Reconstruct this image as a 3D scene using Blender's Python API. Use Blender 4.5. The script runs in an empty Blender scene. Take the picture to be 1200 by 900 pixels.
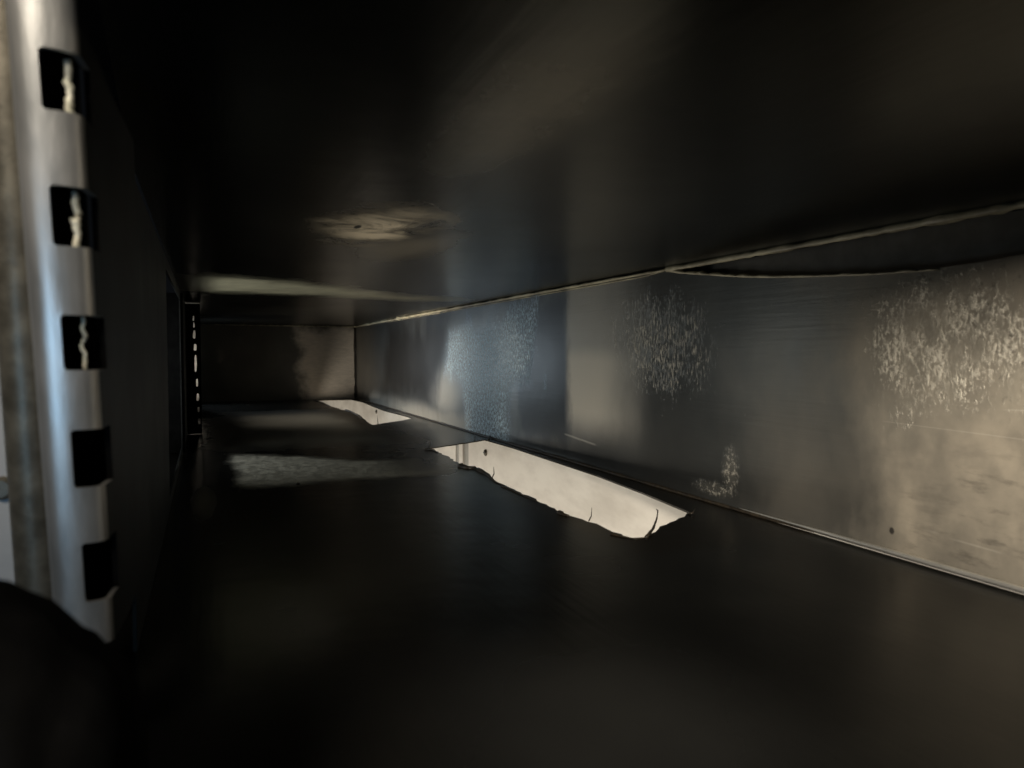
import bpy, bmesh, math, random
from mathutils import Vector, noise
from mathutils.geometry import tessellate_polygon
random.seed(7)
S = bpy.context.scene
COL = S.collection

# ------------------------------------------------------------------ camera
FPX = 867.0
PITCH = math.atan(35 / 867)
YAW = math.atan(360 / 867 * math.cos(PITCH))
cam_d = bpy.data.cameras.new('camera')
cam_d.sensor_width = 36
cam_d.lens = FPX / 1200 * 36
cam_d.clip_start = 0.01
cam_d.clip_end = 50
cam_d.dof.use_dof = True
cam_d.dof.focus_distance = 0.62
cam_d.dof.aperture_fstop = 21
cam = bpy.data.objects.new('camera', cam_d)
COL.objects.link(cam)
cam.rotation_euler = (math.pi / 2 - PITCH, 0, -YAW)
S.camera = cam

# ------------------------------------------------------------------ world
wd = bpy.data.worlds.new('World')
S.world = wd
wd.use_nodes = True
wd.node_tree.nodes['Background'].inputs[0].default_value = (0.75, 0.85, 1.0, 1)
wd.node_tree.nodes['Background'].inputs[1].default_value = 0.004

# ------------------------------------------------------------------ lamps
def area(name, loc, target, sx, sy, power, color, spread=180):
    d = bpy.data.lights.new(name, 'AREA')
    d.shape = 'RECTANGLE'; d.size = sx; d.size_y = sy
    d.energy = power; d.color = color; d.spread = math.radians(spread)
    o = bpy.data.objects.new(name, d)
    COL.objects.link(o)
    o.location = loc
    o.rotation_euler = (Vector(target) - Vector(loc)).to_track_quat('-Z', 'Y').to_euler()
    return o
WARM = (1.0, 0.90, 0.76)
COOL = (0.50, 0.74, 1.0)
NEUT = (1.0, 0.96, 0.88)
# light coming in through the opening behind and above the camera
area('room_lamp', (-0.16, -0.20, 0.135), (0.30, 0.20, -0.04), 0.05, 0.08, 0.95, WARM, 60)
# light outside the left side, shining in through its tall openings
area('side_lamp_far', (-0.065, 1.125, -0.035), (0.30, 1.10, -0.04), 0.19, 0.11, 0.52, WARM, 62)
area('side_lamp_farthest', (-0.065, 1.50, -0.02), (0.30, 1.20, -0.02), 0.16, 0.12, 0.20, (0.74, 0.88, 1.0), 90)
area('side_lamp_middle', (-0.075, 0.69, -0.015), (0.30, 0.76, -0.02), 0.16, 0.12, 0.115, (0.92, 0.97, 0.95), 130)
area('strip_fill', (-0.060, 1.10, -0.02), (-0.012, 1.232, -0.02), 0.02, 0.12, 0.035, (1, 0.97, 0.92), 150)  # unseen fill added to brighten the panel behind the strip
# unseen lamp added to stand in for cream bounce through the near slot
area('slot_bounce_fill', (0.315, 0.490, -0.178), (0.085, 0.37, 0.06), 0.02, 0.02, 0.022, (1.0, 0.92, 0.78), 45)
# mixed room light on the front of the upright
area('cool_lamp_front', (-0.11, 0.02, -0.10), (-0.045, 0.18, -0.06), 0.05, 0.10, 0.060, (0.42, 0.70, 1.0), 120)
area('warm_lamp_front', (-0.10, 0.02, 0.16), (-0.05, 0.17, 0.075), 0.04, 0.06, 0.085, (1.0, 0.87, 0.70), 70)
# light in the space under the floor
area('lamp_below', (0.12, 1.20, -0.30), (0.32, 1.20, -0.17), 2.3, 0.12, 2.8, (1.0, 0.93, 0.81), 180)

S.view_settings.view_transform = 'Standard'
S.view_settings.look = 'None'
S.view_settings.exposure = 0
S.view_settings.gamma = 1
S.cycles.max_bounces = 10
S.cycles.use_denoising = True

# ------------------------------------------------------------------ geometry of the view, used to lay things out on their planes
CF = Vector((math.sin(YAW) * math.cos(PITCH), math.cos(YAW) * math.cos(PITCH), -math.sin(PITCH)))
CR = Vector((math.cos(YAW), -math.sin(YAW), 0))
CU = CR.cross(CF)
def at(x, y, ax, v):
    d = CF + CR * ((x - 600) / FPX) + CU * ((450 - y) / FPX)
    return d * (v / d[ax])
XR = 0.300       # right wall
ZF = -0.0958     # floor
ZC = 0.0606      # ceiling
YB = 1.604       # back wall

# ------------------------------------------------------------------ node helper
class N:
    def __init__(s, name):
        s.m = bpy.data.materials.new(name); s.m.use_nodes = True
        s.t = s.m.node_tree; s.b = s.t.nodes['Principled BSDF']
        s.tc = s.t.nodes.new('ShaderNodeTexCoord').outputs['Object']
        x = s.t.nodes.new('ShaderNodeSeparateXYZ'); s.t.links.new(s.tc, x.inputs[0])
        s.x, s.y, s.z = x.outputs
    def put(s, sock, v):
        if isinstance(v, (int, float)): sock.default_value = v
        elif isinstance(v, (tuple, list)): sock.default_value = tuple(v) + ((1,) if len(sock.default_value) == 4 and len(v) == 3 else ())
        else: s.t.links.new(v, sock)
    def f(s, op, a, b=0.0, c=0.0, clamp=False):
        n = s.t.nodes.new('ShaderNodeMath'); n.operation = op; n.use_clamp = clamp
        s.put(n.inputs[0], a); s.put(n.inputs[1], b); s.put(n.inputs[2], c)
        return n.outputs[0]
    def add(s, *a):
        r = a[0]
        for q in a[1:]: r = s.f('ADD', r, q)
        return r
    def mul(s, *a):
        r = a[0]
        for q in a[1:]: r = s.f('MULTIPLY', r, q)
        return r
    def sub(s, a, b): return s.f('SUBTRACT', a, b)
    def mx(s, *a):
        r = a[0]
        for q in a[1:]: r = s.f('MAXIMUM', r, q)
        return r
    def ss(s, v, lo, hi, a=0.0, b=1.0):
        n = s.t.nodes.new('ShaderNodeMapRange'); n.interpolation_type = 'SMOOTHSTEP'
        s.put(n.inputs[0], v); s.put(n.inputs[1], lo); s.put(n.inputs[2], hi); s.put(n.inputs[3], a); s.put(n.inputs[4], b)
        return n.outputs[0]
    def noise(s, scale, sv=(1, 1, 1), det=3, rough=0.55, dist=0.0):
        mp = s.t.nodes.new('ShaderNodeMapping'); s.t.links.new(s.tc, mp.inputs[0]); mp.inputs['Scale'].default_value = sv
        n = s.t.nodes.new('ShaderNodeTexNoise'); s.t.links.new(mp.outputs[0], n.inputs[0])
        n.inputs['Scale'].default_value = scale; n.inputs['Detail'].default_value = det
        n.inputs['Roughness'].default_value = rough; n.inputs['Distortion'].default_value = dist
        return n.outputs[0]
    def vor(s, scale, sv=(1, 1, 1)):
        mp = s.t.nodes.new('ShaderNodeMapping'); s.t.links.new(s.tc, mp.inputs[0]); mp.inputs['Scale'].default_value = sv
        n = s.t.nodes.new('ShaderNodeTexVoronoi'); s.t.links.new(mp.outputs[0], n.inputs[0]); n.inputs['Scale'].default_value = scale
        return n.outputs['Distance']
    def box(s, u, v, u0, u1, v0, v1, soft, wob=None, slant=0.0):
        """soft-edged stain between u0..u1 and v0..v1, edges wobbled by a noise"""
        uu = s.f('ADD', u, s.mul(s.sub(v, (v0 + v1) / 2), slant)) if slant else u
        du = s.sub(s.f('ABSOLUTE', s.sub(uu, (u0 + u1) / 2)), (u1 - u0) / 2)
        dv = s.sub(s.f('ABSOLUTE', s.sub(v, (v0 + v1) / 2)), (v1 - v0) / 2)
        d = s.mx(du, s.mul(dv, 1.0))
        if wob is not None: d = s.add(d, wob)
        return s.ss(d, -soft, soft, 1.0, 0.0)
    def ell(s, u, v, cu, cv, ru, rv, wob=None, edge=0.5):
        d = s.f('SQRT', s.add(s.f('POWER', s.mul(s.sub(u, cu), 1 / ru), 2.0), s.f('POWER', s.mul(s.sub(v, cv), 1 / rv), 2.0)))
        if wob is not None: d = s.add(d, wob)
        return s.ss(d, 1 - edge, 1 + edge, 1.0, 0.0)
    def line(s, u, v, p0, p1, w, wob=None):
        """thin scratch from p0 to p1"""
        (a, b), (c, d) = p0, p1
        k = (d - b) / (c - a)
        dv = s.f('ABSOLUTE', s.sub(s.sub(v, b), s.mul(s.sub(u, a), k)))
        if wob is not None: dv = s.add(dv, wob)
        m = s.ss(dv, w * 0.3, w, 1.0, 0.0)
        lo, hi = min(a, c), max(a, c)
        du = s.sub(s.f('ABSOLUTE', s.sub(u, (lo + hi) / 2)), (hi - lo) / 2)
        return s.mul(m, s.ss(du, -0.01 * 0.6, 0.0, 1.0, 0.0))
    def mix(s, f, a, b):
        n = s.t.nodes.new('ShaderNodeMix'); n.data_type = 'RGBA'
        s.put(n.inputs[0], f); s.put(n.inputs[6], a); s.put(n.inputs[7], b)
        return n.outputs[2]
    def lerp(s, f, a, b): return s.add(s.mul(s.sub(1.0, f), a), s.mul(f, b))
    def bump(s, h, dist, strength=1.0):
        n = s.t.nodes.new('ShaderNodeBump'); s.put(n.inputs['Height'], h)
        n.inputs['Distance'].default_value = dist; n.inputs['Strength'].default_value = strength
        s.t.links.new(n.outputs[0], s.b.inputs['Normal'])
    def out(s, base, metal, rough, spec=0.5, tint=None):
        if tint: s.b.inputs['Specular Tint'].default_value = (tint, tint, tint, 1)
        s.put(s.b.inputs['Base Color'], base); s.put(s.b.inputs['Metallic'], metal); s.put(s.b.inputs['Roughness'], rough)
        s.b.inputs['Specular IOR Level'].default_value = spec
        return s.m

def yz(px, py):
    p = at(px, py, 0, XR); return p.y, p.z

# --- right wall: darkened steel sheet with frosty and dusty flecks, painted reflections and scratches
def mat_right():
    n = N('sooty_steel_right'); y, z = n.y, n.z
    big = n.noise(6, (1, 1, 1), 4); wob = n.mul(n.sub(n.noise(26, (1, 1, 0.6), 5, 0.6), 0.5), 0.09)
    fine = n.noise(420, (1, 1.3, 0.45), 3, 0.65); fine2 = n.noise(330, (1, 0.9, 0.8), 3, 0.75)
    brushed = n.noise(60, (1, 0.25, 6), 4, 0.6)
    def bx(x0, y0, x1, y1, soft, slant=0.0, w=1.0):
        xm = (x0 + x1) / 2; ym = (y0 + y1) / 2
        ya, yb = yz(x1, ym)[0], yz(x0, ym)[0]; zt, zb = yz(xm, y0)[1], yz(xm, y1)[1]
        return n.box(y, z, ya, yb, zb, zt, soft, n.mul(wob, w), slant)
    # bluish reflected light painted into frosty zinc flecks, then fleck fields
    fa = n.mx(bx(545, 385, 596, 530, 0.012, 0.0, 0.5), bx(524, 385, 622, 440, 0.016, 0.3, 0.9), n.mul(0.8, bx(585, 362, 628, 425, 0.012, 0, 1.1)))
    flk = n.ss(fine, 0.45, 0.62)
    frost_glow = n.mul(fa, n.lerp(n.ss(fine2, 0.46, 0.57), 0.06, 1.0), n.lerp(flk, 0.6, 1.0))
    fb = n.ell(y, z, *yz(768, 405), 0.062, 0.036, n.mul(n.sub(n.noise(34, (1.0, 1, 0.4), 6, 0.75), 0.5), 2.8), 0.6)
    fb = n.mul(fb, n.ss(n.add(fine, n.mul(n.sub(fb, 1.0), 0.25)), 0.44, 0.60))
    wob2 = n.mul(n.sub(n.noise(30, (1.2, 1, 0.5), 6, 0.75), 0.5), 2.6)
    fc0 = n.ell(y, z, *yz(1100, 402), 0.044, 0.036, wob2, 0.6)
    fine3 = n.noise(520, (1, 1, 0.6), 4, 0.7)
    fc = n.mul(fc0, n.ss(n.add(fine3, n.mul(n.sub(fc0, 1.0), 0.25)), 0.42, 0.58))
    fd0 = n.mx(n.ell(y, z, *yz(856, 554), 0.007, 0.013, n.mul(wob, 11), 0.6), n.mul(0.8, n.ell(y, z, *yz(838, 573), 0.018, 0.004, n.mul(wob, 8), 0.6)))
    fd = n.mul(fd0, n.ss(fine2, 0.50, 0.62))
    dots = n.mul(bx(830, 330, 1010, 480, 0.03), n.ss(n.noise(330, (1, 1, 0.7), 2), 0.73, 0.78))
    clump = n.ss(n.noise(95, (1, 1, 0.8), 4, 0.7), 0.36, 0.62)
    fe0 = n.ell(y, z, *yz(600, 408), 0.055, 0.042, n.mul(wob2, 0.9), 0.55)
    fe = n.mul(fe0, n.ss(n.add(fine, n.mul(n.sub(fe0, 1.0), 0.2)), 0.50, 0.60))
    flecks = n.mx(n.mul(n.mx(fb, fc), n.lerp(clump, 0.12, 0.95)), fd, dots)
    haze = n.mx(n.mul(fc0, n.lerp(big, 0.1, 0.6)), n.mul(fd0, 0.3))
    # beige painted glow: over the dusty near end, and along the wall foot
    dust_glow = n.mul(bx(1010, 320, 1400, 720, 0.075, 0.0, 1.5), n.lerp(n.ss(n.noise(38, (1, 1, 1.0), 6, 0.7), 0.3, 0.7), 0.72, 1.0))
    dust_glow = n.mx(dust_glow, n.mul(bx(880, 470, 1120, 660, 0.06, 0, 1.2), 0.38))
    pits = n.mul(bx(1130, 350, 1240, 470, 0.03), n.ss(n.noise(190, (1, 1, 1), 6, 0.75), 0.56, 0.66))
    foot = n.mul(n.mx(n.box(y, z, 0.86, 1.46, -0.12, ZF + 0.020, 0.012, n.mul(wob, 0.35)), n.ell(y, z, *yz(522, 462), 0.06, 0.030, n.mul(wob, 5), 0.8)), 0.4)  # light from the far slot, painted on the wall foot
    yl, yr = yz(663, 450)[0], yz(742, 450)[0]
    zh = yz(700, 414)[1]
    warm_refl = n.mul(n.ss(n.add(y, n.mul(wob, 0.06)), yl + 0.004, yl - 0.006), n.ss(n.add(y, n.mul(wob, 0.4)), yr - 0.04, yr + 0.06), n.ss(n.add(z, n.mul(wob, 0.1)), ZF + 0.012, ZF + 0.05), n.ss(n.add(z, n.mul(wob, 0.08)), zh - 0.008, zh + 0.010, 0.85, 0.5))  # warm reflected column painted into the wall colour
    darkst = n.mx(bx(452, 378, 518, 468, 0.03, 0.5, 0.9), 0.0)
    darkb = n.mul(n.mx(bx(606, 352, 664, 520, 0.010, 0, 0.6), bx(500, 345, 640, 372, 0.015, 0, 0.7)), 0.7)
    scr = n.mx(n.line(y, z, yz(1030, 493), yz(1260, 523), 0.0003), n.line(y, z, yz(1080, 620), yz(1105, 626), 0.0006),
               n.line(y, z, yz(660, 508), yz(700, 522), 0.0012), n.line(y, z, yz(1110, 630), yz(1180, 650), 0.0006),
               n.line(y, z, yz(1150, 530), yz(1165, 527), 0.0005), n.line(y, z, yz(1170, 480), yz(1230, 482), 0.0004))
    py, pz = yz(1045, 622)
    spot = n.ell(y, z, py, pz, 0.0013, 0.0016, n.mul(wob, 8), 0.3)
    streak = n.mul(bx(1100, 540, 1230, 690, 0.03), n.ss(n.noise(40, (1, 1, 4), 5, 0.65), 0.5, 0.68))
    base = n.mix(n.ss(big, 0.3, 0.7), (0.095, 0.098, 0.095), (0.16, 0.158, 0.145))
    base = n.mix(n.mul(dust_glow, 0.9), base, (0.36, 0.315, 0.245))
    base = n.mix(haze, base, (0.30, 0.28, 0.23))
    base = n.mix(n.mx(foot, warm_refl), base, (0.56, 0.51, 0.42))
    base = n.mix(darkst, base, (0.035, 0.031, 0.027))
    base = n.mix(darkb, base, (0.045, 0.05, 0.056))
    base = n.mix(frost_glow, base, (0.58, 0.75, 0.85))
    base = n.mix(fe, base, (0.72, 0.82, 0.86))
    base = n.mix(flecks, base, (0.44, 0.415, 0.35))
    base = n.mix(n.mul(scr, 0.22), base, (0.6, 0.56, 0.48))
    base = n.mix(n.mx(n.mul(streak, 0.55), n.mul(pits, 0.8), spot), base, (0.05, 0.045, 0.04))
    dull = n.mx(n.mul(dust_glow, 0.75), frost_glow, flecks, fe, n.mul(foot, 1.0), n.mul(warm_refl, 0.6), n.mul(scr, 0.4), n.mul(haze, 0.7))
    n.bump(n.add(n.mul(brushed, 0.12), n.mul(frost_glow, fine2, 0.5), n.mul(flecks, 0.5), n.mul(big, 1.2)), 0.0012, 0.6)
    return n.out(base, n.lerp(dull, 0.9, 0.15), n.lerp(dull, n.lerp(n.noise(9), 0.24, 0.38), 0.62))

def mat_ceiling():
    n = N('sooty_steel_ceiling'); x, y = n.x, n.y
    big = n.noise(7, (1, 1, 1), 4); wob = n.mul(n.sub(n.noise(22, (1, 1, 1), 5, 0.6), 0.5), 0.10)
    def xy(px, py): p = at(px, py, 2, ZC); return p.x, p.y
    # light from the left painted pale across the sheet, narrowing to the right
    hw = n.ss(x, -0.02, 0.27, 0.10, 0.030)
    d = n.sub(n.f('ABSOLUTE', n.sub(y, n.ss(x, 0.0, 0.26, 0.70, 0.80))), hw)
    glow_band = n.mul(n.ss(n.add(d, n.mul(wob, 0.8)), -0.05, 0.025, 1, 0), n.ss(x, 0.20, 0.30, 1, 0), n.ss(x, -0.012, 0.02, 0.15, 1))
    glow_band = n.mul(glow_band, n.lerp(n.noise(60, (1, 1, 1), 5, 0.65), 0.5, 1.1))
    cx, cy = xy(440, 268)
    glare = n.mul(n.ell(x, y, cx, cy, 0.024, 0.050, n.mul(wob, 12), 0.6), n.ss(n.noise(34, (1, 1, 1), 5, 0.7, 1.0), 0.3, 0.62))  # blotchy glare painted into the ceiling colour
    cx2, cy2 = xy(585, 150)
    glare2 = n.mul(n.ell(x, y, cx2, cy2, 0.016, 0.05, n.mul(wob, 8), 0.6), n.noise(70, (1, 1, 1), 5, 0.7), 0.2)  # dim reflected glow, also painted
    cx3, cy3 = xy(475, 292)
    glare = n.mx(glare, n.mul(n.ell(x, y, cx3, cy3, 0.020, 0.05, n.mul(wob, 10), 0.8), 0.30))
    sp = xy(419, 266)
    crk = n.ell(x, y, sp[0], sp[1], 0.0022, 0.007, n.mul(wob, 16), 0.2)
    base = n.mix(n.ss(big, 0.3, 0.7), (0.022, 0.023, 0.021), (0.056, 0.057, 0.049))
    base = n.mix(glow_band, base, (0.72, 0.66, 0.45))
    base = n.mix(n.mx(glare, glare2), base, (0.80, 0.70, 0.52))
    base = n.mix(crk, base, (0.03, 0.03, 0.025))
    dull = n.mx(glow_band, glare, glare2)
    n.bump(n.add(n.mul(n.noise(50, (6, 0.3, 1), 4), 0.08), n.mul(big, 1.2), n.mul(dull, 0.5)), 0.0015, 0.6)
    return n.out(base, n.lerp(dull, 0.92, 0.0), n.lerp(dull, n.lerp(n.noise(9), 0.20, 0.30), 0.55), 0.4, 0.62)

def mat_floor():
    n = N('sooty_steel_floor'); x, y = n.x, n.y
    big = n.noise(7, (1, 1, 1), 4); wob = n.mul(n.sub(n.noise(24, (1, 1, 1), 5, 0.6), 0.5), 0.08)
    def xy(px, py): p = at(px, py, 2, ZF); return p.x, p.y
    a, b = xy(275, 550), xy(470, 550)
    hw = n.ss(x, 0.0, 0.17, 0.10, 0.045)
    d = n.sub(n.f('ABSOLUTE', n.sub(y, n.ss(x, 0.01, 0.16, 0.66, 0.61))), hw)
    fl = n.mul(n.ss(n.add(d, n.mul(wob, 0.6)), -0.02, 0.015, 1, 0), n.ss(n.add(x, n.mul(wob, 0.3)), 0.014, 0.03), n.ss(n.add(x, wob), 0.12, 0.20, 1, 0))  # patch of side light painted on the floor
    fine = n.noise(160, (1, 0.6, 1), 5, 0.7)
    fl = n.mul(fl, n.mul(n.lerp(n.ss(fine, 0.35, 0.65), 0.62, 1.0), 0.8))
    far = n.mul(n.box(x, y, 0.03, 0.20, 0.80, 1.30, 0.05, wob, 0), 0.35)  # light from the far opening, painted on the floor
    wisp = n.mul(n.ell(x, y, -0.002, 0.52, 0.006, 0.05, n.mul(wob, 8), 0.6), 0.3)
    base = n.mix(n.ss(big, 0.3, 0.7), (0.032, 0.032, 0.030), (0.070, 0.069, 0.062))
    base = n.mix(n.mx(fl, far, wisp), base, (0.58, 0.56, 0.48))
    grime = n.box(x, y, 0.190, 0.30, 0.30, 1.60, 0.01, n.mul(wob, 0.2))
    base = n.mix(n.mul(grime, 0.6), base, (0.055, 0.042, 0.028))
    rim = n.mul(n.ell(x, y, 0.196, 0.50, 0.016, 0.13, n.mul(wob, 14), 0.5), n.noise(90, (1, 1, 1), 5, 0.7), 0.8)
    base = n.mix(rim, base, (0.16, 0.125, 0.07))
    floor_glow1 = n.mul(n.ell(x, y, *xy(690, 850), 0.045, 0.05, n.mul(wob, 5), 0.8), 0.10)  # soft floor reflections painted as pale ellipses
    floor_glow3 = n.mul(n.ell(x, y, *xy(340, 720), 0.014, 0.04, n.mul(wob, 5), 0.8), 0.09)
    base = n.mix(n.mx(floor_glow1, floor_glow3), base, (0.5, 0.5, 0.48))
    dull = n.mx(fl, far, wisp, floor_glow1, floor_glow3)
    n.bump(n.add(n.mul(n.noise(50, (6, 0.3, 1), 4), 0.08), n.mul(big, 1.2), n.mul(fl, fine, 0.5)), 0.0015, 0.6)
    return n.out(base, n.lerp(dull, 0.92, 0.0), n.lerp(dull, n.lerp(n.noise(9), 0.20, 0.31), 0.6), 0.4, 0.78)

def mat_back():
    n = N('sooty_steel_back'); x, z = n.x, n.z
    big = n.noise(8, (1, 1, 1), 4); wob = n.mul(n.sub(n.noise(26, (1, 1, 1), 5, 0.6), 0.5), 0.06)
    m = n.mul(n.box(x, z, 0.19, 0.32, -0.12, 0.052, 0.015, wob, 0.15), n.lerp(n.noise(140, (0.6, 1, 3), 4, 0.6), 0.4, 1.0))
    base = n.mix(n.ss(big, 0.3, 0.7), (0.10, 0.095, 0.085), (0.16, 0.15, 0.13))
    base = n.mix(m, base, (0.80, 0.70, 0.58))
    n.bump(n.add(n.mul(n.noise(40, (1, 1, 5), 4), 0.1), big), 0.0012, 0.5)
    return n.out(base, n.lerp(m, 0.8, 0.2), n.lerp(m, 0.35, 0.6))

def simple(name, c0, c1, metal, rough, scale=60, sv=(1, 1, 1), bump=0.0004, spec=0.5):
    n = N(name); k = n.noise(scale, sv, 5, 0.6)
    n.bump(k, bump, 0.6)
    return n.out(n.mix(n.ss(k, 0.3, 0.7), c0, c1), metal, n.lerp(k, rough - 0.08, rough + 0.12), spec)

M_right = mat_right(); M_ceil = mat_ceiling(); M_floor = mat_floor(); M_back = mat_back()
M_left = simple('soot_shade_steel', (0.009, 0.010, 0.010), (0.020, 0.021, 0.020), 0.3, 0.5, 30, spec=0.2)  # also the painted shade on the upright's side
M_galv = simple('galvanised_steel', (0.38, 0.385, 0.38), (0.52, 0.515, 0.50), 0.8, 0.34, 55, (3, 3, 0.5), 0.0003)
M_bead = simple('brown_sealant', (0.14, 0.12, 0.075), (0.44, 0.40, 0.27), 0.0, 0.45, 90, (1, 0.4, 1), 0.0008)
M_cream = simple('cream_paint', (0.56, 0.51, 0.44), (0.74, 0.69, 0.61), 0.0, 0.42, 16, (1, 0.8, 2.2), 0.0003)
M_grey = simple('grey_joint', (0.26, 0.25, 0.22), (0.34, 0.32, 0.28), 0.2, 0.5, 80)
M_screw = simple('dark_screw', (0.05, 0.045, 0.035), (0.14, 0.12, 0.09), 0.8, 0.4, 400)
M_film = simple('charred_film', (0.012, 0.010, 0.008), (0.04, 0.03, 0.018), 0.0, 0.4, 300)
M_lip = simple('bare_steel_edge', (0.62, 0.61, 0.57), (0.80, 0.78, 0.72), 0.85, 0.28, 120, (1, 0.3, 1))
M_black = simple('black_rubber', (0.003, 0.003, 0.003), (0.006, 0.006, 0.006), 0.0, 0.85, 90, (1, 1, 1), 0.0006, 0.03)
M_burr = simple('pale_cut_edge', (0.36, 0.36, 0.28), (0.62, 0.60, 0.50), 0.3, 0.5, 400)
M_panel = simple('blue_grey_paint', (0.34, 0.36, 0.38), (0.42, 0.44, 0.46), 0.1, 0.5, 25)
M_post = simple('brown_grey_metal', (0.09, 0.082, 0.064), (0.18, 0.165, 0.13), 0.5, 0.42, 140)

# ------------------------------------------------------------------ mesh helpers
def link(name, verts, faces, mat, parent=None, smooth=False):
    me = bpy.data.meshes.new(name); me.from_pydata([tuple(v) for v in verts], [], faces); me.update()
    bm = bmesh.new(); bm.from_mesh(me); bmesh.ops.recalc_face_normals(bm, faces=bm.faces); bm.to_mesh(me); bm.free()
    me.materials.append(mat)
    if smooth:
        for p in me.polygons: p.use_smooth = True
    o = bpy.data.objects.new(name, me); COL.objects.link(o)
    if parent: o.parent = parent; o.matrix_parent_inverse = parent.matrix_world.inverted()
    return o
def tag(o, label, cat, group=None):
    o['label'] = label; o['category'] = cat
    if group: o['group'] = group
    return o
def struct(o): o['kind'] = 'structure'; return o
def empty(name, loc, label, cat, group=None):
    o = bpy.data.objects.new(name, None); COL.objects.link(o); o.location = loc; o.empty_display_size = 0.01
    bpy.context.view_layer.update()
    return tag(o, label, cat, group)
def sheet(name, outer, holes, fn, thick, mat, parent=None):
    """flat sheet with holes: outer / holes are 2D loops, fn(u,v,t) places a point at depth t"""
    loops = [outer] + holes
    flat = [p for l in loops for p in l]
    tris = tessellate_polygon([[Vector((p[0], p[1], 0)) for p in l] for l in loops])
    k = len(flat)
    V = [fn(u, v, 0) for u, v in flat] + [fn(u, v, thick) for u, v in flat]
    F = [tuple(t) for t in tris] + [tuple(i + k for i in reversed(t)) for t in tris]
    s = 0
    for l in loops:
        m = len(l)
        for i in range(m): F.append((s + i, s + (i + 1) % m, s + (i + 1) % m + k, s + i + k))
        s += m
    return link(name, V, F, mat, parent)
def tube(name, pts, rads, mat, parent=None, seg=8, flat=1.0):
    V = []; F = []
    for i, p in enumerate(pts):
        p = Vector(p); a = Vector(pts[max(i - 1, 0)]); b = Vector(pts[min(i + 1, len(pts) - 1)])
        t = (b - a).normalized(); up = Vector((0, 0, 1)) if abs(t.z) < 0.9 else Vector((1, 0, 0))
        s = t.cross(up).normalized(); u = s.cross(t)
        for j in range(seg):
            q = 2 * math.pi * j / seg
            V.append(p + (s * math.cos(q) + u * math.sin(q) * flat) * rads[i])
    for i in range(len(pts) - 1):
        for j in range(seg):
            F.append((i * seg + j, i * seg + (j + 1) % seg, (i + 1) * seg + (j + 1) % seg, (i + 1) * seg + j))
    F.append(tuple(range(seg))); F.append(tuple((len(pts) - 1) * seg + j for j in range(seg)))
    return link(name, V, F, mat, parent, True)
def along(pts, n):
    out = []
    P = [Vector(p) for p in pts]; L = [0]
    for a, b in zip(P, P[1:]): L.append(L[-1] + (b - a).length)
    for i in range(n):
        s = L[-1] * i / (n - 1); k = 0
        while k < len(P) - 2 and s > L[k + 1]: k += 1
        out.append(P[k].lerp(P[k + 1], (s - L[k]) / max(L[k + 1] - L[k], 1e-9)))
    return out
def rough_loop(pts, step, amp, seed, rng=None):
    """adds small jagged steps between the corners of a loop"""
    r = random.Random(seed); out = []
    for i in range(len(pts)):
        a = Vector(pts[i]); b = Vector(pts[(i + 1) % len(pts)]); L = (b - a).length; m = max(1, int(L / step))
        nrm = Vector((-(b - a).y, (b - a).x)).normalized()
        for k in range(m):
            p = a.lerp(b, k / m)
            if rng is None or rng(p): p = p + nrm * r.uniform(-amp, amp)
            out.append((p.x, p.y))
    return out

# ------------------------------------------------------------------ floor with two cut slots
def fl(px, py): p = at(px, py, 2, ZF); return (min(p.x, 0.2985), min(p.y, 1.598))
slot_near = [fl(*p) for p in [(503, 525), (530, 521), (560, 516.5), (568, 515), (600, 524), (650, 540.5), (700, 557), (750, 576), (808, 600), (800, 605), (775, 617), (757, 629), (735, 630.5), (726, 626), (712, 620), (690, 611), (660, 601), (640, 591), (610, 577), (590, 568), (576, 561), (571, 556), (560, 548), (550, 547), (540, 545), (527, 536)]]
slot_far = [fl(*p) for p in [(372, 469), (385, 468.3), (412, 468.2), (425, 471), (437, 476), (450, 481), (470, 486), (484, 490), (470, 493), (450, 496), (437, 498), (428, 492), (420, 486), (412, 482), (400, 480), (385, 475)]]
cutside = lambda p: p.x < 0.262
near_r = rough_loop(slot_near, 0.006, 0.0013, 3, cutside)
far_r = rough_loop(slot_far, 0.02, 0.0016, 4, cutside)
# the floor's left edge: the sheet ends under the left side
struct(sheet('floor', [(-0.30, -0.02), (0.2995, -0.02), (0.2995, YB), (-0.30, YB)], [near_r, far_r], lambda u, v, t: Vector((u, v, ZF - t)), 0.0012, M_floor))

# ------------------------------------------------------------------ ceiling, back wall, right wall
struct(sheet('ceiling', [(-0.012, 0.05), (0.318, 0.05), (0.318, YB), (-0.022, YB), (-0.0205, 0.262)], [], lambda u, v, t: Vector((u, v, ZC + t)), 0.0012, M_ceil))
struct(sheet('wall_back', [(-0.30, -0.099), (0.3, -0.099), (0.3, ZC - 0.0004), (-0.30, ZC - 0.0004)], [], lambda u, v, t: Vector((u, YB - 0.0012 + t + 0.0012, v)), 0.0012, M_back))
top = [yz(*p) for p in [(1330, 285), (1260, 292), (1200, 298), (1150, 307), (1100, 314), (1040, 319), (960, 322), (910, 323), (870, 322.5), (830, 320), (800, 318)]]
yc, zc_ = yz(782, 315.5)
tops = [(y, z) for y, z in top] + [(yc, ZC - 0.0004), (YB - 0.0002, ZC - 0.0004)]
outer = [(YB - 0.0002, ZF + 0.0004), (-0.02, ZF + 0.0004), (-0.02, top[0][1])] + tops
struct(sheet('wall_right', outer, [], lambda u, v, t: Vector((XR + t, u, v)), 0.0012, M_right))
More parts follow.
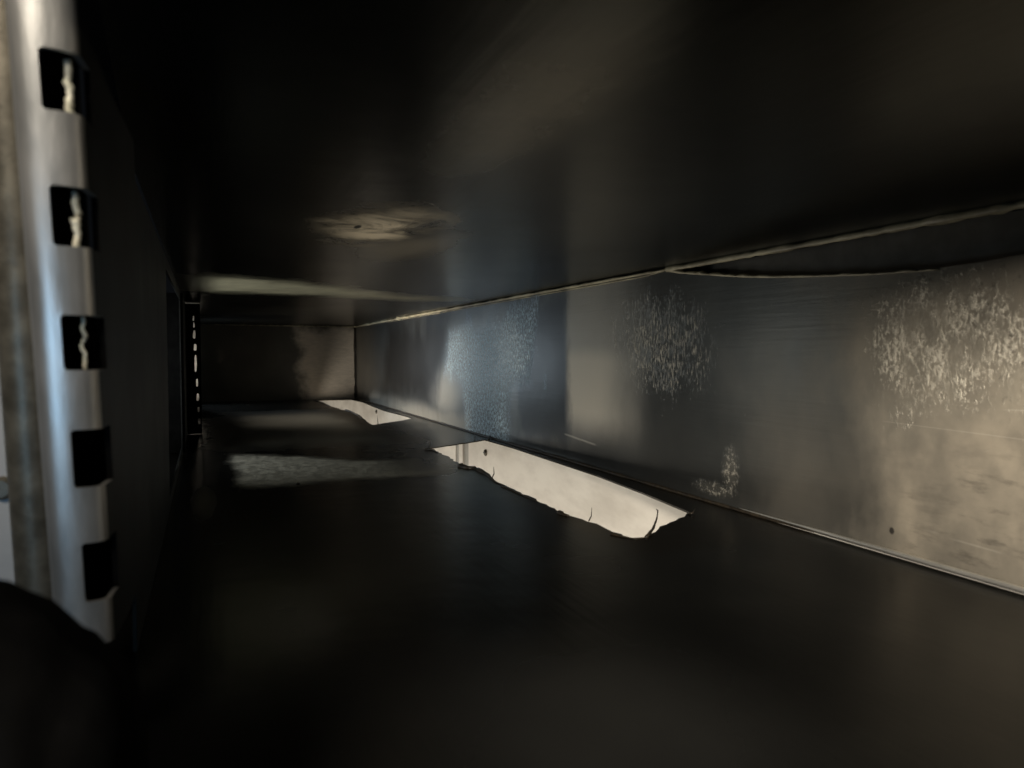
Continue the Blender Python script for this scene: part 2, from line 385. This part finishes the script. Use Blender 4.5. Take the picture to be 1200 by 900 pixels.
# the second sheet seen behind the sagging top edge
struct(sheet('wall_behind', [(-0.02, -0.05), (0.60, -0.05), (0.60, ZC - 0.0004), (-0.02, ZC - 0.0004)], [], lambda u, v, t: Vector((0.316 + t, u, v)), 0.0012, simple('brown_steel_behind', (0.22, 0.185, 0.14), (0.38, 0.32, 0.25), 0.1, 0.5, 30)))

# ------------------------------------------------------------------ left side: sooty sheet with tall opening
def xl(y): return -0.0205 + 0.0012 * (y - 0.25) / 0.9
struct(sheet('wall_left', [(0.262, ZF + 0.0004), (0.955, ZF + 0.0004), (0.955, ZC - 0.0004), (0.262, ZC - 0.0004)], [[(0.50, -0.088), (0.77, -0.088), (0.77, 0.052), (0.50, 0.052)]], lambda u, v, t: Vector((xl(u) - 0.001 - t, u, v)), 0.0012, M_left))
struct(sheet('wall_left_far', [(1.24, ZF + 0.0004), (YB - 0.0004, ZF + 0.0004), (YB - 0.0004, ZC - 0.0004), (1.24, ZC - 0.0004)], [[(1.41, -0.088), (1.58, -0.088), (1.58, 0.052), (1.41, 0.052)]], lambda u, v, t: Vector((xl(u) - t, u, v)), 0.0012, M_left))

struct(sheet('added_side_fin', [(-0.16, -0.094), (-0.0185, -0.094), (-0.0185, 0.058), (-0.16, 0.058)], [], lambda u, v, t: Vector((u, 0.772 + t, v)), 0.0012, M_black))  # dark fin added to block outside light in the opening
struct(sheet('added_side_fin', [(-0.16, -0.094), (-0.0225, -0.094), (-0.0225, 0.058), (-0.16, 0.058)], [], lambda u, v, t: Vector((u, 0.485 + t, v)), 0.0012, M_left))  # unseen fin added at the opening's near edge
struct(sheet('added_shade_sill', [(0.957, ZF + 0.0004), (1.229, ZF + 0.0004), (1.229, -0.066), (0.957, -0.066)], [], lambda u, v, t: Vector((xl(u) - 0.001 - t, u, v)), 0.0012, M_left))  # sill added to shade the floor from the side light
# far slotted strip: a flange that faces the camera, light shows through its slots
fs = empty('slotted_strip', (-0.0135, 1.10, ZF), 'dark far upright pierced by a dashed column of small bright slots at the back left', 'slotted strip')
holes = []
YS = 0.96
r = random.Random(5)
ys = [(369, 376), (378, 384), (387, 397), (403, 411), (416, 436), (444, 453), (461, 470), (477, 483), (490, 497)]
for i, (a, b) in enumerate(ys):
    xc = 226.7 + (a - 369) * 0.056
    w = [1.2, 1.2, 2.2, 2.4, 1.8, 1.8, 2.1, 1.7, 2.2][i] * 0.62
    p = []
    for k in range(10):
        q = 2 * math.pi * k / 10
        P = at(xc + w * (abs(math.cos(q)) ** 0.5) * math.copysign(1, math.cos(q)) + r.uniform(-.3, .3), (a + b) / 2 - (b - a) / 2 * (abs(math.sin(q)) ** 0.6) * math.copysign(1, math.sin(q)), 1, YS)
        p.append((P.x, P.z))
    holes.append(p)
xa = at(221.5, 430, 1, YS).x; xb = at(233.5, 430, 1, YS).x + 0.002
sheet('flange', [(xa - 0.03, ZF + 0.0004), (xb, ZF + 0.0004), (xb, ZC - 0.0006), (xa - 0.03, ZC - 0.0006)], holes, lambda u, v, t: Vector((u, YS + t, v)), 0.0008, M_black, fs)
# panel added behind the strip to make its slots look bright
tag(sheet('added_white_panel', [(-0.14, -0.094), (-0.0068, -0.094), (-0.0068, 0.058), (-0.14, 0.058)], [], lambda u, v, t: Vector((u, 1.232 + t, v)), 0.002, M_cream), 'added bright panel glimpsed only as dashes through the far slotted strip', 'panel')

# ------------------------------------------------------------------ steel lip along the foot of the right wall
pts = []; rads = []
for i in range(60):
    y = 0.10 + 0.26 * i / 59
    pts.append((XR - 0.0012, y, ZF + 0.0022 + 0.0002 * noise.noise(Vector((y * 9, 1, 0))))); rads.append(0.0012 if y < 0.24 else max(0.0003, 0.0012 - (y - 0.24) * 0.0075))
tag(tube('steel_lip', pts, rads, M_lip, None, 10), 'thin rounded bare steel lip running along the foot of the right wall', 'edge trim')

pts = [(XR - 0.0010, 0.30 + (YB - 0.302) * i / 119, ZF + 0.0008) for i in range(120)]
rads = [0.0012 * (1 + 0.6 * noise.noise(Vector((i * 0.4, 3, 3)))) * min(1, 0.3 + i / 12) for i in range(120)]
tag(tube('floor_seam', pts, rads, M_film, None, 8), 'dark rough sealed seam where the far floor meets the right wall', 'seam')

# ------------------------------------------------------------------ sealant beads
def bead(name, path, n, r0, r1, mat, seed, label, flat=0.6, parent=None):
    P = along(path, n); V = []; R = []
    for i, p in enumerate(P):
        k = noise.noise(Vector((i * 0.31, seed, 0))) ; k2 = noise.noise(Vector((i * 0.9, seed + 9, 0)))
        V.append(p + Vector((0, 0, 0.0006 * k + 0.0003 * k2))); f = i / (n - 1)
        R.append((r0 + (r1 - r0) * f) * (1 + 0.8 * k + 0.5 * k2))
    o = tube(name, V, R, mat, parent, 9, flat)
    return tag(o, label, 'sealant bead') if label else o
a = at(417, 382, 0, XR - 0.0012); c = Vector((XR - 0.0014, yc, ZC - 0.0016))
bead('sealant_bead', [(XR - 0.0015, YB - 0.004, ZC - 0.0016), (XR - 0.0014, 1.0, ZC - 0.0016), c], 120, 0.0034, 0.0019, M_bead, 3, 'brown irregular sealant bead in the corner between ceiling and right wall')
bead('sealant_strand', [(XR - 0.001, 1.3, ZC - 0.0045), (XR - 0.001, 0.8, ZC - 0.0040), (XR - 0.001, 0.47, ZC - 0.0036), (XR - 0.0005, yc, ZC - 0.002)], 90, 0.0004, 0.0006, M_bead, 8, 'thin pale second strand of sealant just under the corner bead', 0.8)
bead('ceiling_edge_bead', [(XR - 0.001, yc - 0.001, ZC - 0.0016), (XR + 0.0008, 0.32, ZC - 0.0012), (XR + 0.001, 0.19, ZC - 0.001), (XR + 0.001, 0.08, ZC - 0.001)], 70, 0.0020, 0.0026, M_bead, 12, 'brown bead that runs on along the ceiling edge above the dark gap', 0.9)
lowpath = [Vector((XR - 0.0008, yc - 0.001, ZC - 0.002))] + [at(px, py + 1.0, 0, XR - 0.0003) for px, py in [(800, 318), (830, 320), (870, 322.5), (910, 323), (960, 322), (1040, 319), (1100, 314)]]
bead('torn_edge_bead', lowpath, 80, 0.0016, 0.0009, M_bead, 17, 'thin brown bead along the sagging torn top edge of the right wall', 0.7)
bead('back_bead', [(XR - 0.003, YB - 0.002, ZC - 0.0018), (0.16, YB - 0.002, ZC - 0.0016), (-0.005, YB - 0.002, ZC - 0.0014)], 60, 0.0022, 0.0010, M_bead, 23, 'faint sealant bead along the top of the back wall', 0.7)
bead('corner_seam', [(XR - 0.001, YB - 0.001, ZC - 0.002), (XR - 0.001, YB - 0.001, ZF + 0.001)], 20, 0.0026, 0.0022, M_film, 31, 'dark vertical sealed seam in the far right corner', 1.0)

# ------------------------------------------------------------------ under the floor: cream panels, joint, screws
XP = 0.322
def up(px, py): p = at(px, py, 0, XP); return p
yj0 = up(549, 530).y; yj1 = up(534, 530).y
tag(sheet('cream_panel', [(0.05, -0.42), (yj0, -0.42), (yj0, ZF - 0.003), (0.05, ZF - 0.003)], [], lambda u, v, t: Vector((XP + t, u, v)), 0.002, M_cream), 'cream painted panel below the near slot, right of the grey joint', 'panel')
tag(sheet('cream_panel', [(yj1, -0.42), (3.6, -0.42), (3.6, ZF - 0.003), (yj1, ZF - 0.003)], [], lambda u, v, t: Vector((XP + t, u, v)), 0.002, M_cream), 'cream painted panel below the far slot, left of the grey joint', 'panel')
jt = empty('panel_joint', (XP, (yj0 + yj1) / 2, -0.42), 'grey vertical joint with a pale centre rib between the two cream panels', 'joint strip')
def bar(name, y0, y1, x0, x1, mat, parent):
    z0, z1 = -0.42, ZF - 0.004
    V = [(x, y, z) for x in (x0, x1) for y in (y0, y1) for z in (z0, z1)]
    return link(name, V, [(0, 1, 3, 2), (4, 5, 7, 6), (0, 1, 5, 4), (2, 3, 7, 6), (0, 2, 6, 4), (1, 3, 7, 5)], mat, parent)
ya = up(543, 530).y; yb_ = up(538.5, 530).y
bar('groove', yj0 + 0.0003, ya, XP + 0.001, XP + 0.003, M_grey, jt)
bar('groove', yb_, yj1 - 0.0003, XP + 0.001, XP + 0.003, M_grey, jt)
bar('rib', ya + 0.0003, yb_ - 0.0003, XP - 0.001, XP + 0.003, M_cream, jt)
def screw(px, py, rad, label):
    p = up(px, py); s = empty('screw', (XP, p.y, p.z), label, 'screw', 'dark screws in the cream panels')
    V = []; F = []
    prof = [(1.0, 0.0), (1.0, 0.25), (0.75, 0.5), (0.3, 0.6), (0.0, 0.6)]; sg = 14
    for rr, h in prof:
        for k in range(sg): q = 2 * math.pi * k / sg; V.append((XP - h * rad, p.y + rr * rad * math.cos(q), p.z + rr * rad * math.sin(q)))
    for i in range(len(prof) - 1):
        for k in range(sg): F.append((i * sg + k, i * sg + (k + 1) % sg, (i + 1) * sg + (k + 1) % sg, (i + 1) * sg + k))
    link('head', V, F, M_screw, s, True)
    x = XP - 0.62 * rad; V = []; F = []
    for (a, b) in ((0.55, 0.14), (0.14, 0.55)):
        i = len(V); V += [(x - 0.1 * rad * (a > b), p.y - a * rad, p.z - b * rad), (x - 0.1 * rad * (a > b), p.y + a * rad, p.z - b * rad), (x - 0.1 * rad * (a > b), p.y + a * rad, p.z + b * rad), (x - 0.1 * rad * (a > b), p.y - a * rad, p.z + b * rad)]
        F.append((i, i + 1, i + 2, i + 3))
    link('cross_recess', V, F, M_film, s)
screw(569.5, 530.5, 0.0042, 'dark round screw in the cream panel beside the joint, near slot')
screw(441.5, 482.5, 0.0042, 'small dark screw in the cream panel seen through the far slot')

# ------------------------------------------------------------------ charred shreds on the slot rims
def shreds(items, name, label, loc):
    e = empty(name, loc, label, 'shreds')
    for (pts, rad) in items:
        P = [at(px, py, 2, ZF + 0.0004) + Vector((0, 0, dz)) for px, py, dz in pts]
        n = max(6, len(P) * 3); Q = along(P, n)
        tube('shred', Q, [rad * (1 - 0.75 * i / (n - 1)) * (0.8 + 0.5 * random.random()) for i in range(n)], M_film, e, 6)
near_items = [
    ([(757, 629, 0), (765, 622, 0.001), (769.5, 612, 0.002), (771, 604, 0.003), (769, 602, 0.003)], 0.0010),
    ([(690, 610, 0), (693, 606, 0.001), (693.5, 600, 0.003)], 0.0004),
    ([(576, 561, 0), (579, 556, 0.001), (578.5, 551, 0.003)], 0.0006),
    ([(503, 526, 0), (504, 522, 0.002), (504, 518, 0.004)], 0.0005),
    ([(498, 526, 0), (508, 527, 0.0005), (513, 530, 0)], 0.0010),
    ([(806, 601, 0), (811, 603, 0.001), (815, 599, 0.002)], 0.0007),
    ([(540, 546, 0), (547, 548, 0), (556, 548, 0), (560, 551, 0)], 0.0026),
    ([(560, 550, 0), (572, 556, 0), (580, 564, 0), (590, 568, 0)], 0.0018),
    ([(655, 600, 0), (662, 603, 0), (667, 604, 0)], 0.0018),
    ([(716, 625, 0), (728, 628, 0), (745, 631, 0), (756, 629.5, 0)], 0.0006),
    ([(556, 517, 0), (557, 513, 0.002), (556, 511, 0.003)], 0.0007),
    ([(572, 515.5, 0), (575, 512, 0.002), (577, 510, 0.002)], 0.0009),
    ([(588, 569, 0), (600, 574, 0), (615, 581, 0), (630, 587, 0)], 0.0008),
]
near_items = [(([(x, y + 0.5, z) for x, y, z in p]), r_) for p, r_ in near_items]
shreds(near_items, 'charred_shreds', 'black charred shreds and burrs curling from the rim of the near slot', at(600, 574, 2, ZF))
far_items = [([(368, 469, 0), (378, 472, 0.0005), (386, 475.5, 0)], 0.0016), ([(405, 480.5, 0), (412, 482.5, 0), (420, 487, 0), (424, 490, 0)], 0.0016), ([(443, 497.5, 0), (442.5, 492, 0.002), (442, 489, 0.003)], 0.0006)]
shreds(far_items, 'charred_shreds', 'black charred fringe on the ragged rim of the far slot', at(410, 482, 2, ZF))

# ------------------------------------------------------------------ near slotted upright
uT = at(5, 0, 1, 0.160); uB = at(64, 742, 1, 0.186)
AX = (uT - uB).normalized(); LEN = (uT - uB).length
top_ext = 0.05
up0 = empty('slotted_upright', tuple(uB), 'bright bent steel upright with black rectangular slots, out of focus at left', 'upright')
# profile across, as (x, y) offsets: return flange, rounded left edge, face, rounded right edge, deep dark side
W = 0.0108
prof = [(0.0010, 0.0090), (0.0004, 0.0045), (0.0002, 0.0030), (0.0006, 0.0016), (0.0015, 0.0007), (0.0026, 0.0002), (0.0040, 0.0), (0.0055, -0.0001), (0.0070, 0.0), (W - 0.0024, 0.0002), (W - 0.0014, 0.0005), (W - 0.0006, 0.0012), (W - 0.0001, 0.0022), (W, 0.0040), (W + 0.0006, 0.010), (W + 0.0012, 0.020), (W + 0.002, 0.045), (W + 0.003, 0.078)]
def upr(s, off, t): return uB + AX * t + Vector((prof[s][0], prof[s][1], 0)) + off
V = []; F = []
nt = 60; T0 = -0.004; T1 = LEN + top_ext
for k in range(nt):
    t = T0 + (T1 - T0) * k / (nt - 1)
    for s in range(len(prof)):
        # rounded lower end
        tt = t
        if k < 6 and s < 9: tt = t + 0.0
        V.append(upr(s, Vector((0, 0, 0)), tt))
m = len(prof)
for k in range(nt - 1):
    for s in range(m - 1): F.append((k * m + s, k * m + s + 1, (k + 1) * m + s + 1, (k + 1) * m + s))
body = link('body', V, F, M_galv, None, True)
body.data.materials.append(M_left)
sol = body.modifiers.new('thick', 'SOLIDIFY'); sol.thickness = 0.0012; sol.offset = 0
# slots cut through the face and round the right bend
slot_px = [(47, 53, 131), (60, 214, 290), (73, 366, 436), (85, 501, 574), (98, 634, 708)]
cut = []
def uface(px, py):   # point on the face plane for a pixel row
    lo, hi = -0.01, LEN + 0.05
    for _ in range(40):
        mid = (lo + hi) / 2; P = uB + AX * mid + Vector((W * 0.5, 0, 0)); z = (P).dot(CF); yy = 450 - FPX * P.dot(CU) / z
        if yy > py: lo = mid
        else: hi = mid
    return lo
pos = []
for (xl_, y0, y1) in slot_px:
    ta, tb = uface(0, y1 - 2), uface(0, y0 + 3); tm = (ta + tb) / 2
    P = uB + AX * tm; q = at(xl_, (y0 + y1) / 2, 1, P.y); pos.append((q.x - P.x, ta, tb))
step = (pos[0][1] - pos[1][1])
pos.insert(0, (pos[0][0], pos[0][1] + step, pos[0][2] + step))
for (x0, ta, tb) in pos:
    rr = 0.0009; lp = []
    for cxs, cts, a0 in ((x0 + rr, ta + rr, 180), (W + 0.02, ta, None), (W + 0.02, tb, None), (x0 + rr, tb - rr, 90)):
        if a0 is None: lp.append((cxs, cts)); continue
        for k in range(5):
            q = math.radians(a0 + 90 * k / 4) if a0 == 180 else math.radians(a0 + 90 * k / 4)
            lp.append((cxs + rr * math.cos(q), cts + rr * math.sin(q)))
    # order: start lower-left going round
    low = [(x0 + rr + rr * math.cos(math.radians(180 + 90 * k / 4)), ta + rr + rr * math.sin(math.radians(180 + 90 * k / 4))) for k in range(5)]
    hig = [(x0 + rr + rr * math.cos(math.radians(90 + 90 * k / 4)), tb - rr + rr * math.sin(math.radians(90 + 90 * k / 4))) for k in range(5)]
    lp = low + [(W + 0.02, ta), (W + 0.02, tb)] + hig
    cutter = sheet('cutter', lp, [], lambda u, v, t: uB + AX * v + Vector((u, t - 0.012, 0)), 0.0215, M_left)
    b = body.modifiers.new('cut', 'BOOLEAN'); b.object = cutter; b.operation = 'DIFFERENCE'; b.solver = 'EXACT'; b.material_mode = 'INDEX'
    cut.append(cutter)
bpy.context.view_layer.update()
me = bpy.data.meshes.new_from_object(body.evaluated_get(bpy.context.evaluated_depsgraph_get()))
body.modifiers.clear(); body.data = me
for c_ in cut: bpy.data.objects.remove(c_)
body.parent = up0; body.matrix_parent_inverse = up0.matrix_world.inverted()
# shade painted on the side face: same sheet, black material beyond the bend
me.set_sharp_from_angle(angle=math.radians(35))
me.materials.clear(); me.materials.append(M_galv); me.materials.append(M_left); me.materials.append(M_black)
for p in me.polygons:
    rel = p.center - uB; t = rel.dot(AX); off = rel - AX * t
    p.material_index = 1 if (off.x > 0.005 and (off.y > 0.0026 or (off.y > 0.0009 and off.x < W - 0.0002 and abs(p.normal.dot(AX)) < 0.5 and p.normal.y > 0))) else 0
    if 0.0080 < off.y < 0.0112 and off.x > W - 0.003 and p.normal.y < -0.5: p.material_index = 2  # cut ends painted black to read as shade
# pale ragged cut edges seen inside the slots
for i, (x0, ta, tb) in enumerate(pos):
    if i in (4, 5): continue
    P = []; R = []
    for k in range(22):
        f = k / 21; t = ta + (tb - ta) * f
        wv = 0.0008 * noise.noise(Vector((k * 0.42, i * 3.1, 0)))
        P.append(uB + AX * t + Vector((W - 0.0020 - (0.0001 * i) + wv, 0.0045, 0))); R.append(0.00075 * (1 + 0.4 * noise.noise(Vector((k * 0.24, i * 7.7, 2)))) * (1.0 if i < 3 else 0.6))
    tube('cut_edge', P, R, M_burr, up0, 7)
# dark inner web closing the slots
Vw = []
for t in (T0, T1):
    for ox, oy in ((0.0012, 0.011), (W - 0.0008, 0.0105)): Vw.append(uB + AX * t + Vector((ox, oy, 0)))
wb = sheet('inner_web', [(0.0012, T0), (W - 0.001, T0), (W - 0.001, T1), (0.0012, T1)], [], lambda u, v, t: uB + AX * v + Vector((u, 0.0105 + t, 0)), 0.0008, M_black, up0)

# ------------------------------------------------------------------ brown grey post left of the upright, and the pale panel beyond
pT = at(4, 0, 1, 0.19); pB = at(54, 760, 1, 0.215)
ax2 = (pT - pB).normalized(); L2 = (pT - pB).length
V = []; F = []; prof2 = []
for k in range(15):
    q = math.radians(-100 + 150 * k / 14); prof2.append((0.0045 * math.sin(q), -0.0045 * math.cos(q)))
prof2.append((0.008, 0.02))
for k in range(30):
    t = -0.004 + (L2 + 0.03) * k / 29
    for s, (ox, oy) in enumerate(prof2): V.append(pB + ax2 * t + Vector((ox, oy, 0)))
m2 = len(prof2)
for k in range(29):
    for s in range(m2 - 1): F.append((k * m2 + s, k * m2 + s + 1, (k + 1) * m2 + s + 1, (k + 1) * m2 + s))
o = link('rounded_post', V, F, M_post, None, True)
sm = o.modifiers.new('thick', 'SOLIDIFY'); sm.thickness = 0.001
tag(o, 'dark brown grey rounded post edge between the bright upright and the pale panel', 'post')
pp = empty('pale_panel', tuple(at(0, 700, 1, 0.26)), 'blurred pale blue grey panel at the far left edge behind the posts', 'panel')
sheet('face', [(-0.30, -0.12), (-0.040, -0.12), (-0.040, 0.12), (-0.30, 0.12)], [], lambda u, v, t: Vector((u, 0.26 + t, v)), 0.002, M_panel, pp)
q = at(3, 572, 1, 0.2595)
link('dark_plug', [(q.x + 0.003 * math.cos(k * math.pi / 8), 0.2592, q.z + 0.0035 * math.sin(k * math.pi / 8)) for k in range(16)] + [(q.x + 0.002 * math.cos(k * math.pi / 8), 0.2575, q.z + 0.0025 * math.sin(k * math.pi / 8)) for k in range(16)],
     [(k, (k + 1) % 16, 16 + (k + 1) % 16, 16 + k) for k in range(16)] + [tuple(range(16, 32))], M_post, pp)

# ------------------------------------------------------------------ black rounded rubber cover at lower left
V = []; F = []
edge = [(-160, 690), (-60, 694), (-20, 699), (0, 704), (20, 710), (45, 722), (62, 737), (78, 752), (96, 764), (112, 772), (126, 785), (138, 812), (148, 860), (152, 930), (154, 1040)]
YN = 0.125
rows = 9
for i, (px, py) in enumerate(edge):
    P = at(px, py, 1, YN)
    cx_ = at(20, 1060, 1, YN)
    for j in range(rows):
        f = j / (rows - 1)
        # rolls over from the rim towards the camera
        d = cx_ - P; dep = -0.030 * math.sin(f * math.pi / 2) ** 0.8
        w = (1 - math.cos(f * math.pi / 2))
        Q = P + d * w * 0.9
        V.append((Q.x, YN + dep + 0.0015 * noise.noise(Vector((i * 0.6, j * 0.6, 5))), Q.z + 0.0008 * noise.noise(Vector((i * 0.7, j, 1)))))
for i in range(len(edge) - 1):
    for j in range(rows - 1): F.append((i * rows + j, i * rows + j + 1, (i + 1) * rows + j + 1, (i + 1) * rows + j))
o = link('rubber_cover', V, F, M_black, None, True)
sm = o.modifiers.new('thick', 'SOLIDIFY'); sm.thickness = 0.003; sm.offset = -1
tag(o, 'out of focus black rounded rubber cover hiding the foot of the upright', 'rubber cover')

# ------------------------------------------------------------------ loose chips on the floor
def chip(px, py, rad, mat, label, seed):
    r_ = random.Random(seed); p = at(px, py, 2, ZF); n = 7
    ring = [(p.x + rad * r_.uniform(0.6, 1.1) * math.cos(2 * math.pi * k / n), p.y + 1.6 * rad * r_.uniform(0.6, 1.1) * math.sin(2 * math.pi * k / n)) for k in range(n)]
    V = [(x, y, ZF + 0.0001) for x, y in ring] + [(p.x + (x - p.x) * 0.7, p.y + (y - p.y) * 0.7, ZF + rad * r_.uniform(0.5, 0.9)) for x, y in ring]
    F = [(k, (k + 1) % n, n + (k + 1) % n, n + k) for k in range(n)] + [tuple(range(n, 2 * n)), tuple(reversed(range(n)))]
    tag(link('debris_chip', V, F, mat), label, 'debris')
chip(349, 509, 0.0013, M_burr, 'tiny pale chip on the dark floor behind the pale lit patch', 1)
chip(349, 568, 0.0016, M_film, 'tiny black chip on the floor at the front edge of the pale lit patch', 2)
